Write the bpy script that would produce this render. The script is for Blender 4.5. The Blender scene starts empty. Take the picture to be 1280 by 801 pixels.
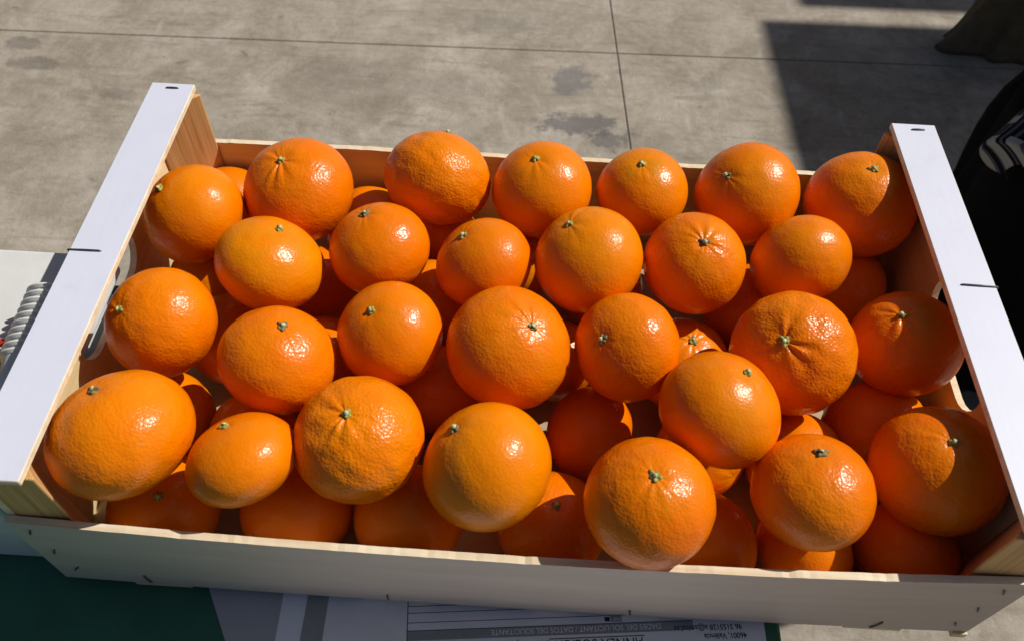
import bpy, bmesh, math, random
import numpy as np
from mathutils import Vector, Matrix

# ------------------------------------------------------------------ camera, sky, sun
scene = bpy.context.scene
ZT = 0.75                                   # height of the crate's underside above the concrete
def W(x, y, z): return Vector((x, y, z + ZT))   # crate coordinates (z = 0 at its underside) to world

cam_data = bpy.data.cameras.new('camera')
cam = bpy.data.objects.new('camera', cam_data)
scene.collection.objects.link(cam)
cam_data.sensor_fit = 'HORIZONTAL'
cam_data.sensor_width = 36.0
cam_data.lens = 36.0 * 1037.17 / 1280.0
cam_data.clip_start = 0.01
cam_data.clip_end = 500.0
_R = ((0.99828076, 0.057722, -0.01018305), (0.05235457, -0.80000987, 0.59769826), (0.0263538, -0.5972038, -0.80165647))
cam.matrix_world = Matrix(((_R[0][0], -_R[0][1], -_R[0][2], -0.00546),
                           (_R[1][0], -_R[1][1], -_R[1][2], -0.28884),
                           (_R[2][0], -_R[2][1], -_R[2][2], 0.46223 + ZT),
                           (0, 0, 0, 1)))
cam_data.dof.use_dof = True
cam_data.dof.focus_distance = 0.50
cam_data.dof.aperture_fstop = 19.0
scene.camera = cam

SUN_EL, SUN_AZ = math.radians(45.5), math.radians(25.0)     # azimuth measured from +X towards +Y
sun_dir = Vector((math.cos(SUN_EL) * math.cos(SUN_AZ), math.cos(SUN_EL) * math.sin(SUN_AZ), math.sin(SUN_EL)))
world = bpy.data.worlds.new('World')
scene.world = world
world.use_nodes = True
wn = world.node_tree
sky = wn.nodes.new('ShaderNodeTexSky')
sky.sky_type = 'NISHITA'
sky.sun_disc = False
sky.sun_elevation = SUN_EL
sky.sun_rotation = math.pi / 2 - SUN_AZ
sky.altitude = 300.0
sky.air_density = 0.6
sky.dust_density = 2.2
sky.ozone_density = 0.3
bg = wn.nodes['Background']
bg.inputs['Strength'].default_value = 0.057
wn.links.new(sky.outputs['Color'], bg.inputs['Color'])
sun_data = bpy.data.lights.new('sun', 'SUN')
sun_data.energy = 5.0
sun_data.angle = math.radians(0.53)
sun_data.color = (1.0, 0.955, 0.88)
sun = bpy.data.objects.new('sun', sun_data)
sun.rotation_euler = (-sun_dir).to_track_quat('-Z', 'Y').to_euler()
scene.collection.objects.link(sun)
vs = scene.view_settings
vs.view_transform = 'Standard'
vs.look = 'None'
vs.exposure = -0.15
vs.gamma = 1.0
vs.use_curve_mapping = False

# ------------------------------------------------------------------ helpers
COL = scene.collection
rng = np.random.default_rng(11)
random.seed(5)

def link(name, me, mat=None, parent=None):
    o = bpy.data.objects.new(name, me)
    COL.objects.link(o)
    if mat is not None and me is not None:
        for m in (mat if isinstance(mat, (list, tuple)) else [mat]):
            me.materials.append(m)
    if parent is not None:
        o.parent = parent
    return o

def tag(o, label, cat, group=None):
    o['label'] = label
    o['category'] = cat
    if group: o['group'] = group
    return o

def empty(name, loc):
    o = bpy.data.objects.new(name, None)
    o.location = loc
    o.empty_display_size = .05
    COL.objects.link(o)
    return o

def bm_mesh(bm, name, smooth=False):
    me = bpy.data.meshes.new(name)
    bmesh.ops.recalc_face_normals(bm, faces=bm.faces[:])
    bm.to_mesh(me)
    bm.free()
    if smooth:
        for p in me.polygons: p.use_smooth = True
    return me

def box_bm(x0, x1, y0, y1, z0, z1, bevel=0.0, seg=1):
    bm = bmesh.new()
    v = [bm.verts.new((x, y, z)) for x in (x0, x1) for y in (y0, y1) for z in (z0, z1)]
    for f in ((0, 1, 3, 2), (4, 6, 7, 5), (0, 4, 5, 1), (2, 3, 7, 6), (0, 2, 6, 4), (1, 5, 7, 3)):
        bm.faces.new([v[i] for i in f])
    bmesh.ops.recalc_face_normals(bm, faces=bm.faces[:])
    if bevel > 0:
        bmesh.ops.bevel(bm, geom=bm.edges[:], offset=bevel, segments=seg, affect='EDGES', profile=.5)
    return bm

def prism_bm(poly, z0, z1, bevel=0.0):
    """closed prism over a polygon [(x, y), ...]"""
    bm = bmesh.new()
    a = [bm.verts.new((x, y, z0)) for x, y in poly]
    b = [bm.verts.new((x, y, z1)) for x, y in poly]
    bm.faces.new(a[::-1]); bm.faces.new(b)
    n = len(poly)
    for i in range(n):
        bm.faces.new((a[i], a[(i + 1) % n], b[(i + 1) % n], b[i]))
    bmesh.ops.recalc_face_normals(bm, faces=bm.faces[:])
    if bevel > 0:
        bmesh.ops.bevel(bm, geom=bm.edges[:], offset=bevel, segments=1, affect='EDGES', profile=.5)
    return bm

def tube_bm(pts, r, n=8, bm=None, cap=True):
    bm = bm or bmesh.new()
    pts = [Vector(p) for p in pts]
    rs = r if isinstance(r, (list, tuple)) else [r] * len(pts)
    rings = []
    ref = Vector((0, 0, 1))
    for i, p in enumerate(pts):
        t = (pts[min(i + 1, len(pts) - 1)] - pts[max(i - 1, 0)]).normalized()
        u = t.cross(ref)
        if u.length < 1e-3: u = t.cross(Vector((1, 0, 0)))
        u.normalize(); w = t.cross(u)
        rings.append([bm.verts.new(p + (u * math.cos(2 * math.pi * k / n) + w * math.sin(2 * math.pi * k / n)) * rs[i]) for k in range(n)])
    for a, b in zip(rings, rings[1:]):
        for k in range(n):
            bm.faces.new((a[k], a[(k + 1) % n], b[(k + 1) % n], b[k]))
    if cap:
        bm.faces.new(rings[0][::-1]); bm.faces.new(rings[-1])
    return bm

def lathe_bm(prof, n=32):
    bm = bmesh.new()
    rings = []
    for r, z in prof:
        rings.append([bm.verts.new((r * math.cos(2 * math.pi * k / n), r * math.sin(2 * math.pi * k / n), z)) for k in range(n)])
    for a, b in zip(rings, rings[1:]):
        for k in range(n):
            bm.faces.new((a[k], a[(k + 1) % n], b[(k + 1) % n], b[k]))
    bm.faces.new(rings[0][::-1]); bm.faces.new(rings[-1])
    return bm

# ------------------------------------------------------------------ materials
class NT:
    def __init__(self, name):
        self.m = bpy.data.materials.new(name)
        self.m.use_nodes = True
        self.t = self.m.node_tree
        self.b = self.t.nodes['Principled BSDF']
    def n(self, kind, **kw):
        nd = self.t.nodes.new(kind)
        for k, v in kw.items():
            if k in nd.inputs: nd.inputs[k].default_value = v
            else: setattr(nd, k, v)
        return nd
    def l(self, a, b): self.t.links.new(a, b)
    def noise(self, vec, scale, detail=4, rough=.55, dist=0.0):
        nd = self.n('ShaderNodeTexNoise')
        nd.inputs['Scale'].default_value = scale; nd.inputs['Detail'].default_value = detail
        nd.inputs['Roughness'].default_value = rough; nd.inputs['Distortion'].default_value = dist
        self.l(vec, nd.inputs['Vector']); return nd.outputs['Fac']
    def coord(self, kind='Object'): return self.n('ShaderNodeTexCoord').outputs[kind]
    def mapping(self, vec, scale=(1, 1, 1), rot=(0, 0, 0), loc=(0, 0, 0)):
        nd = self.n('ShaderNodeMapping')
        nd.inputs['Scale'].default_value = scale; nd.inputs['Rotation'].default_value = rot; nd.inputs['Location'].default_value = loc
        self.l(vec, nd.inputs['Vector']); return nd.outputs['Vector']
    def ramp(self, fac, stops):
        nd = self.n('ShaderNodeValToRGB')
        e = nd.color_ramp.elements
        while len(e) < len(stops): e.new(.5)
        for i, (p, c) in enumerate(stops):
            e[i].position = p; e[i].color = (*c, 1) if len(c) == 3 else c
        self.l(fac, nd.inputs['Fac']); return nd.outputs['Color']
    def math(self, op, a, b=None, c=None, clamp=False):
        nd = self.n('ShaderNodeMath'); nd.operation = op; nd.use_clamp = clamp
        for i, v in enumerate((a, b, c)):
            if v is None: continue
            if isinstance(v, (int, float)): nd.inputs[i].default_value = v
            else: self.l(v, nd.inputs[i])
        return nd.outputs[0]
    def mix(self, fac, a, b, mode='MIX'):
        nd = self.n('ShaderNodeMix'); nd.data_type = 'RGBA'; nd.blend_type = mode
        ins = [s for s in nd.inputs if s.enabled]
        for s, v in zip((nd.inputs[0], nd.inputs[6], nd.inputs[7]), (fac, a, b)):
            if isinstance(v, (int, float)): s.default_value = v
            elif isinstance(v, tuple): s.default_value = (*v, 1)
            else: self.l(v, s)
        return nd.outputs[2]
    def bump(self, h, strength, dist, normal=None):
        nd = self.n('ShaderNodeBump')
        nd.inputs['Strength'].default_value = strength; nd.inputs['Distance'].default_value = dist
        self.l(h, nd.inputs['Height'])
        if normal is not None: self.l(normal, nd.inputs['Normal'])
        return nd.outputs['Normal']
    def done(self, color=None, rough=None, normal=None, spec=None):
        for k, v in (('Base Color', color), ('Roughness', rough), ('Specular IOR Level', spec)):
            if v is None: continue
            s = self.b.inputs[k]
            if isinstance(v, (int, float)): s.default_value = v
            elif isinstance(v, tuple): s.default_value = (*v, 1)
            else: self.l(v, s)
        if normal is not None: self.l(normal, self.b.inputs['Normal'])
        return self.m

def plain(name, color, rough=.6, var=.12, scale=60, bump=.0, spec=.5):
    t = NT(name); c = t.coord()
    f = t.noise(c, scale, 5)
    lo = tuple(x * (1 - var) for x in color); hi = tuple(min(1, x * (1 + var)) for x in color)
    col = t.ramp(f, [(.3, lo), (.7, hi)])
    nm = t.bump(t.noise(c, scale * 6, 3), bump, .0005) if bump else None
    return t.done(col, rough, nm, spec)

def peel(name, pore, hue, blush=.30):
    """glossy citrus peel; pole of the fruit is the object's +Z"""
    t = NT(name); c = t.coord()
    info = t.n('ShaderNodeObjectInfo')
    off = t.n('ShaderNodeVectorMath', operation='MULTIPLY_ADD')
    cmb = t.n('ShaderNodeCombineXYZ')
    for i in range(3): t.l(info.outputs['Random'], cmb.inputs[i])
    t.l(cmb.outputs[0], off.inputs[0]); off.inputs[1].default_value = (7.3, 3.1, 5.7); t.l(c, off.inputs[2])
    v = off.outputs[0]
    big = t.noise(v, 28, 2, .5)
    base = t.ramp(big, [(.25, (.735 * hue[0], .150 * hue[1], .0)), (.5, (.775 * hue[0], .186 * hue[1], .0)), (.78, (.80 * hue[0], .228 * hue[1], .0005))])
    base = t.mix(t.math('MULTIPLY', t.ramp(info.outputs['Random'], [(.0, (1, 1, 1)), (.45, (0, 0, 0))]), .55), base, (.72, .132, .0))
    base = t.mix(t.math('MULTIPLY', t.ramp(info.outputs['Random'], [(.6, (0, 0, 0)), (1.0, (1, 1, 1))]), .5), base, (.79, .232, .0006))
    # a faint olive blush round the stem and small pale scars
    sep = t.n('ShaderNodeSeparateXYZ'); t.l(c, sep.inputs[0])
    blot = t.noise(v, 70, 4, .7, .5)
    pole = t.math('MULTIPLY', t.ramp(sep.outputs[2], [(.0, (0, 0, 0)), (.036, (1, 1, 1))]), t.ramp(blot, [(.42, (0, 0, 0)), (.66, (1, 1, 1))]))
    base = t.mix(t.math('MULTIPLY', pole, blush), base, (.47, .23, .008))
    base = t.mix(t.math('MULTIPLY', t.ramp(blot, [(.69, (0, 0, 0)), (.75, (1, 1, 1))]), .35), base, (.58, .24, .05))
    # oil glands
    vo = t.n('ShaderNodeTexVoronoi'); vo.feature = 'F1'
    vo.inputs['Scale'].default_value = 620; vo.inputs['Randomness'].default_value = .9
    t.l(v, vo.inputs['Vector'])
    gland = t.math('POWER', vo.outputs['Distance'], .7)
    h = t.math('ADD', t.math('MULTIPLY', gland, .45), t.math('MULTIPLY', t.noise(v, 240, 2, .6), .9))
    nm = t.bump(h, pore, .0016)
    base = t.mix(t.math('MULTIPLY', t.ramp(vo.outputs['Distance'], [(.0, (1, 1, 1)), (.3, (0, 0, 0))]), .18), base, (.57, .088, .0004))
    dull = t.math('ADD', .20, t.math('MULTIPLY', big, .16))
    return t.done(base, dull, nm, .26)

PEEL = [peel('peel_fine', .17, (1.0, 1.0)), peel('peel_medium', .27, (1.0, .95)), peel('peel_coarse', .40, (1.0, .97)), peel('peel_yellowish', .20, (1.0, 1.16), .62)]
CALYX = plain('calyx_green', (.25, .25, .055), .6, .6, 600)
PEG = plain('stem_scar_pale', (.50, .50, .25), .7, .3, 900)

def wood(name, light, dark, axis, scale=1.0, rough=.6, contrast=1.0):
    t = NT(name); c = t.coord()
    st = [90, 90, 90]; st[axis] = 5
    v = t.mapping(c, tuple(s * scale for s in st))
    f1 = t.noise(v, 1.0, 5, .6, .5)
    v2 = t.mapping(c, tuple(s * scale * 6 for s in st))
    f2 = t.noise(v2, 1.0, 3)
    f = t.math('ADD', t.math('MULTIPLY', f1, .75), t.math('MULTIPLY', f2, .25))
    col = t.ramp(f, [(.5 - .18 / contrast, dark), (.5 + .14 / contrast, light)])
    blotch = t.noise(c, 14, 3)
    col = t.mix(t.math('MULTIPLY', blotch, .25), col, dark)
    nm = t.bump(f, .25, .0006)
    return t.done(col, rough, nm, .3)

def pine(name):
    """split pine with clear growth lines running down the post"""
    t = NT(name); c = t.coord()
    f1 = t.noise(t.mapping(c, (260, 260, 7)), 1, 3, .55, .8)
    f2 = t.noise(t.mapping(c, (900, 900, 20)), 1, 3)
    f = t.math('ADD', t.math('MULTIPLY', f1, .72), t.math('MULTIPLY', f2, .28))
    col = t.ramp(f, [(.34, (.42, .215, .07)), (.50, (.57, .335, .125)), (.66, (.67, .43, .19))])
    return t.done(col, .62, t.bump(f, .15, .0006), .3)

PLY = wood('plywood', (.78, .66, .36), (.62, .48, .22), 0)
PLY_Y = wood('plywood_cross_grain', (.76, .63, .36), (.60, .46, .22), 1)
PLY_EDGE = wood('plywood_edge', (.84, .74, .56), (.60, .46, .28), 0, 1.2)
PINE = pine('pine_post')
PLY_BASE = wood('plywood_base', (.50, .38, .24), (.38, .27, .16), 0)

def laminate():
    t = NT('white_laminate'); c = t.coord()
    f = t.noise(c, 35, 5); g = t.noise(t.mapping(c, (60, 900, 900)), 1, 3)
    col = t.ramp(f, [(.3, (.635, .655, .765)), (.7, (.665, .685, .800))])
    sp = t.ramp(t.noise(c, 130, 2, .5), [(.80, (0, 0, 0)), (.83, (1, 1, 1))])
    col = t.mix(t.math('MULTIPLY', sp, .5), col, (.30, .29, .28))
    gr = t.noise(t.mapping(c, (700, 9, 9)), 1, 4)
    col = t.mix(t.math('MULTIPLY', t.ramp(gr, [(.48, (0, 0, 0)), (.75, (1, 1, 1))]), .16), col, (.52, .52, .60))
    sm = t.ramp(t.noise(t.mapping(c, (45, 22, 20)), 1, 5, .7, .6), [(.60, (0, 0, 0)), (.78, (1, 1, 1))])
    col = t.mix(t.math('MULTIPLY', sm, .22), col, (.46, .44, .43))
    return t.done(col, .5, t.bump(g, .08, .0005), .4)
WHITE = laminate()
OUTER = wood('side_panel_outside', (.585, .49, .425), (.48, .39, .325), 0, .8, .6, .8)
STEEL = plain('staple_steel', (.11, .112, .12), .4, .3, 900)
STEEL.node_tree.nodes['Principled BSDF'].inputs['Metallic'].default_value = .7

def concrete():
    t = NT('concrete'); c = t.coord('Object')
    v = t.n('ShaderNodeNewGeometry').outputs['Position']
    big = t.noise(v, 1.3, 5, .6, .3); mid = t.noise(v, 7, 6, .65, .4); fine = t.noise(v, 60, 3, .7); grit = t.noise(v, 420, 2, .7)
    f = t.math('ADD', t.math('MULTIPLY', big, .34), t.math('MULTIPLY', mid, .44)); f = t.math('ADD', f, t.math('MULTIPLY', fine, .22)); f = t.math('ADD', t.math('MULTIPLY', t.math('SUBTRACT', f, .5), 1.35), .5)
    col = t.ramp(f, [(.30, (.215, .183, .140)), (.46, (.345, .300, .240)), (.56, (.415, .368, .302)), (.70, (.52, .47, .40))])
    col = t.mix(t.math('MULTIPLY', t.ramp(grit, [(.35, (1, 1, 1)), (.6, (0, 0, 0))]), .28), col, (.17, .15, .125))
    # trowel streaks and scuffs
    streak = t.noise(t.mapping(v, (1.6, 9, 1), (0, 0, math.radians(24))), 3, 6, .7, 1.2)
    col = t.mix(t.math('MULTIPLY', t.ramp(streak, [(.52, (0, 0, 0)), (.72, (1, 1, 1))]), .62), col, (.175, .150, .118))
    pale = t.noise(t.mapping(v, (6, 2, 1), (0, 0, math.radians(-35)), (3, 1, 0)), 2.4, 6, .7, 1.0)
    col = t.mix(t.math('MULTIPLY', t.ramp(pale, [(.55, (0, 0, 0)), (.75, (1, 1, 1))]), .5), col, (.50, .465, .415))
    # scattered drips
    spots = t.ramp(t.noise(v, 15, 3, .55, .3), [(.665, (0, 0, 0)), (.74, (1, 1, 1))])
    col = t.mix(t.math('MULTIPLY', spots, .6), col, (.115, .10, .085))
    pit = t.n('ShaderNodeTexVoronoi'); pit.inputs['Scale'].default_value = 38; t.l(v, pit.inputs['Vector'])
    pits = t.math('MULTIPLY', t.ramp(pit.outputs['Distance'], [(.05, (1, 1, 1)), (.17, (0, 0, 0))]), t.ramp(mid, [(.48, (0, 0, 0)), (.60, (1, 1, 1))]))
    col = t.mix(t.math('MULTIPLY', pits, .55), col, (.13, .112, .09))
    blot = t.ramp(t.noise(t.mapping(v, (1, 1, 1), (0, 0, .6), (5, 2, 0)), 5.2, 6, .74, .8), [(.49, (0, 0, 0)), (.60, (1, 1, 1))])
    col = t.mix(t.math('MULTIPLY', blot, .42), col, (.20, .165, .122))
    rag = t.math('MULTIPLY', t.math('SUBTRACT', t.noise(v, 24, 4, .7), .5), 2.4)
    # old oil stains, each with a ragged outline of its own
    for (sx, sy, rx, ry, dk, cc) in ((.082, 1.318, .055, .062, .62, (.13, .128, .135)), (.10, 1.165, .11, .042, .72, (.105, .10, .105)), (.165, 1.118, .05, .04, .7, (.11, .105, .105)),
                                     (-1.16, 1.275, .07, .03, .55, (.12, .105, .09)), (-1.22, 1.345, .05, .03, .5, (.12, .105, .09)), (-.44, 1.29, .10, .07, .28, (.17, .155, .135)),
                                     (-.10, 1.52, .12, .05, .28, (.16, .15, .135)), (-.22, 1.27, .14, .05, .25, (.18, .165, .145)), (-.93, 1.18, .05, .03, .4, (.13, .115, .1)), (.39, 1.33, .05, .03, .35, (.15, .14, .12))):
        m = t.mapping(v, (1 / rx, 1 / ry, 0), (0, 0, 0), (-sx / rx, -sy / ry, 0))
        d = t.n('ShaderNodeVectorMath', operation='LENGTH'); t.l(m, d.inputs[0])
        w = t.math('ADD', d.outputs['Value'], rag)
        col = t.mix(t.math('MULTIPLY', t.ramp(w, [(.62, (1, 1, 1)), (1.05, (0, 0, 0))]), dk), col, cc)
    h = t.noise(v, 150, 2, .7)
    return t.done(col, .88, t.bump(h, .35, .003), .25)
CONC = concrete()

# ------------------------------------------------------------------ ground: concrete slabs with sawn joints
JOINT_FILL = plain('joint_dirt', (.12, .105, .088), .95, .4, 30)  # the joint fill's own brown-grey colour
g = link('ground', bm_mesh(box_bm(-150, 150, -150, 150, -.30, -.012), 'ground'), CONC)
g['kind'] = 'structure'
JA = math.radians(1.55)                                   # the joints run almost square to the crate
jx, jy = .190, 1.4285 + .19 * math.tan(JA)
bays_x = [(-2.6, 0), (0, 2.6)]; bays_y = [(-2.6, 0), (0, 2.6)]
for bx in bays_x:
    for by in bays_y:
        gp = .0013
        bm = box_bm(bx[0] + gp, bx[1] - gp, by[0] + gp, by[1] - gp, -.012, 0, .0016)
        rz = Matrix.Rotation(JA, 4, 'Z')
        # the cross joint is not quite perpendicular
        for v in bm.verts: v.co.x += -.035 * v.co.y
        me = bm_mesh(bm, 'concrete_slab')
        s = link('concrete_slab', me, CONC, g)
        s.location = (jx, jy, 0); s.rotation_euler = (0, 0, JA)
jd = link('joint_fill', bm_mesh(box_bm(-2.6, 2.6, -2.6, 2.6, -.0119, -.0022), 'joint_fill'), JOINT_FILL, g)
jd.location = (jx, jy, 0); jd.rotation_euler = (0, 0, JA)

# ------------------------------------------------------------------ crate
crate = empty('fruit_crate', (0, 0, ZT))
tag(crate, 'shallow wooden fruit crate with white laminated end boards, heaped with oranges', 'crate')

def mats_by(me, fn):
    for p in me.polygons: p.material_index = fn(p)

# end panels with a hand hole
def stadium(y0, y1, z0, z1, n=10):
    r = (z1 - z0) / 2; zc = (z0 + z1) / 2; pts = []
    for k in range(n + 1):
        a = -math.pi / 2 + math.pi * k / n; pts.append((y1 - r + r * math.cos(a), zc + r * math.sin(a)))
    for k in range(n + 1):
        a = math.pi / 2 + math.pi * k / n; pts.append((y0 + r + r * math.cos(a), zc + r * math.sin(a)))
    return pts
def end_panel(sx):
    hole = stadium(-.043, .043, .062, .094)
    # outer rectangle sampled so that each hole point has a partner: a clean ring of quads
    outer = []
    Y, Z0, Z1 = .1355, .003, .1166; zc = .078
    for (y, z) in hole:
        a = math.atan2((z - zc) / .05, y / .1355)
        c_, s_ = math.cos(a), math.sin(a)
        k = min(Y / abs(c_) if abs(c_) > 1e-6 else 9, ((Z1 - zc) / s_ if s_ > 1e-6 else (zc - Z0) / -s_ if s_ < -1e-6 else 9))
        outer.append((max(-Y, min(Y, k * c_)), max(Z0, min(Z1, zc + k * s_))))
    for cy, cz in ((Y, Z0), (Y, Z1), (-Y, Z1), (-Y, Z0)):
        i = min(range(len(outer)), key=lambda j: (outer[j][0] - cy) ** 2 + (outer[j][1] - cz) ** 2)
        outer[i] = (cy, cz)
    bm = bmesh.new(); n = len(hole); L = []
    for x in (sx * .2455, sx * .2495):
        L.append(([bm.verts.new((x, y, z)) for y, z in hole], [bm.verts.new((x, y, z)) for y, z in outer]))
    for i in range(n):
        j = (i + 1) % n
        for h, o in L: bm.faces.new((h[i], h[j], o[j], o[i]))
        bm.faces.new((L[0][0][i], L[0][0][j], L[1][0][j], L[1][0][i]))
        bm.faces.new((L[0][1][i], L[0][1][j], L[1][1][j], L[1][1][i]))
    me = bm_mesh(bm, 'end_panel')
    o = link('end_panel', me, [PLY_Y, WHITE, PLY_EDGE], crate)
    mats_by(me, lambda p: 1 if p.normal.x * sx > .9 else (0 if p.normal.x * sx < -.9 else 2))
    return o
for sx in (-1, 1): end_panel(sx)

for sx in (-1, 1):
    for sy in (-1, 1):
        a = (sx * .2453, sy * .1353)
        poly = [a, (a[0] - sx * .0262, a[1]), (a[0] - sx * .0262, a[1] - sy * .0012), (a[0] - sx * .0012, a[1] - sy * .0255), (a[0], a[1] - sy * .0255)]
        link('corner_post', bm_mesh(prism_bm(poly, .0042, .1166, .0004), 'corner_post'), PINE, crate)
for sx in (-1, 1):
    x0, x1 = sorted((sx * .2500, sx * .2225))
    me = bm_mesh(box_bm(x0, x1, -.1385, .1392, .1169, .1208, .0004), 'end_board')
    o = link('end_board', me, [WHITE, PLY_EDGE], crate)
    o['label'] = 'white laminated board on top of the ' + ('left' if sx < 0 else 'right') + ' end'
    mats_by(me, lambda p: 0 if p.normal.z > .9 else 1)

def side_panel(sy, bow):
    nx, nz, th, Lh, H = 150, 4, .0038, .2498, .0756
    rg = np.random.default_rng(7 + sy)
    frag = np.cumsum(rg.normal(0, .00007, nx + 1)); frag -= np.linspace(frag[0], frag[-1], nx + 1)
    frag += rg.normal(0, .00013, nx + 1) * (rg.random(nx + 1) < .5); frag -= .0005 * (rg.random(nx + 1) < .03)
    bm = bmesh.new(); G = []
    for side in (0, 1):
        g_ = []
        for i in range(nx + 1):
            x = -Lh + 2 * Lh * i / nx; col = []
            for k in range(nz + 1):
                z = H * k / nz
                y = .1357 + (bow * (1 - (x / Lh) ** 2)) * (.45 + .55 * z / H) + side * th
                col.append(bm.verts.new((x, sy * y, z + (frag[i] if k == nz else 0))))
            g_.append(col)
        G.append(g_)
    for i in range(nx):
        for k in range(nz):
            for s in (0, 1):
                bm.faces.new((G[s][i][k], G[s][i + 1][k], G[s][i + 1][k + 1], G[s][i][k + 1]))
        for k in (0, nz):
            bm.faces.new((G[0][i][k], G[0][i + 1][k], G[1][i + 1][k], G[1][i][k]))
    for i in (0, nx):
        for k in range(nz):
            bm.faces.new((G[0][i][k], G[0][i][k + 1], G[1][i][k + 1], G[1][i][k]))
    me = bm_mesh(bm, 'side_panel')
    o = link('side_panel', me, [PLY, OUTER, PLY_EDGE], crate)
    mats_by(me, lambda p: 2 if abs(p.normal.y) < .8 else (1 if p.normal.y * sy > 0 else 0))
    return o
side_panel(-1, .0052); side_panel(1, .0012)
link('base_sheet', bm_mesh(box_bm(-.2454, .2454, -.1354, .1354, .0004, .0032), 'base_sheet'), PLY_BASE, crate)
for x in (-.196, -.069, .064, .199):
    me = bm_mesh(box_bm(x - .016, x + .016, -.1398, .1398, -.0050, .0001, .0004), 'base_slat')
    link('base_slat', me, PLY_Y, crate)
for x in (.2462,):                                   # bottom edge battens under the two ends
    link('base_slat', bm_mesh(box_bm(x - .004, x + .004, -.1412, .1398, -.0050, .0001, .0004), 'base_slat'), PLY_Y, crate)

def staple(p0, p1, up, drop0=.002, drop1=.002):
    p0, p1, up = Vector(p0), Vector(p1), Vector(up)
    d = (p1 - p0).normalized() * .0006
    pts = [p0 - up * drop0, p0 + up * .0002, p0 + d + up * .0005, (p0 + p1) / 2 + up * .0007, p1 - d + up * .0005, p1 + up * .0002, p1 - up * drop1]
    link('staple', bm_mesh(tube_bm(pts, .00050, 6), 'staple', True), STEEL, crate)
staple((-.2394, .1340, .1208), (-.2318, .1342, .1208), (0, 0, 1))
staple((.2340, .1333, .1208), (.2420, .1337, .1208), (0, 0, 1))
staple((-.2508, -.0042, .1206), (-.2330, -.0040, .1208), (0, 0, 1), .006)
staple((.2310, .0070, .1208), (.2508, .0067, .1206), (0, 0, 1), .001, .006)
def yf(x, z): return -(.1357 + .0052 * (1 - (x / .2498) ** 2) * (.45 + .55 * z / .0756) + .0038)
for (x, z, dx, dz, ln) in ((-.2408, .0656, .42, 1, .0050), (-.2394, .0404, .42, 1, .0050), (-.2373, .0164, .75, 1, .0046), (-.2010, .0084, -.12, 1, .0082), (-.0691, .0066, .02, 1, .0068),
                           (.0632, .0060, -.15, 1, .0058), (.1974, .0066, .32, 1, .0088), (.2377, .0130, -.45, 1, .0046), (.2381, .0375, -.42, 1, .0052), (.2377, .0646, -.42, 1, .0052)):
    d = Vector((dx, 0, dz)).normalized() * ln / 1.0
    a = Vector((x, 0, z)) - d * .6; b = Vector((x, 0, z)) + d * .6
    a.y = yf(a.x, max(a.z, 0)); b.y = yf(b.x, b.z)
    if a.z < .0006: a.z = .0006
    staple(a, b, (0, -1, 0))

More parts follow.
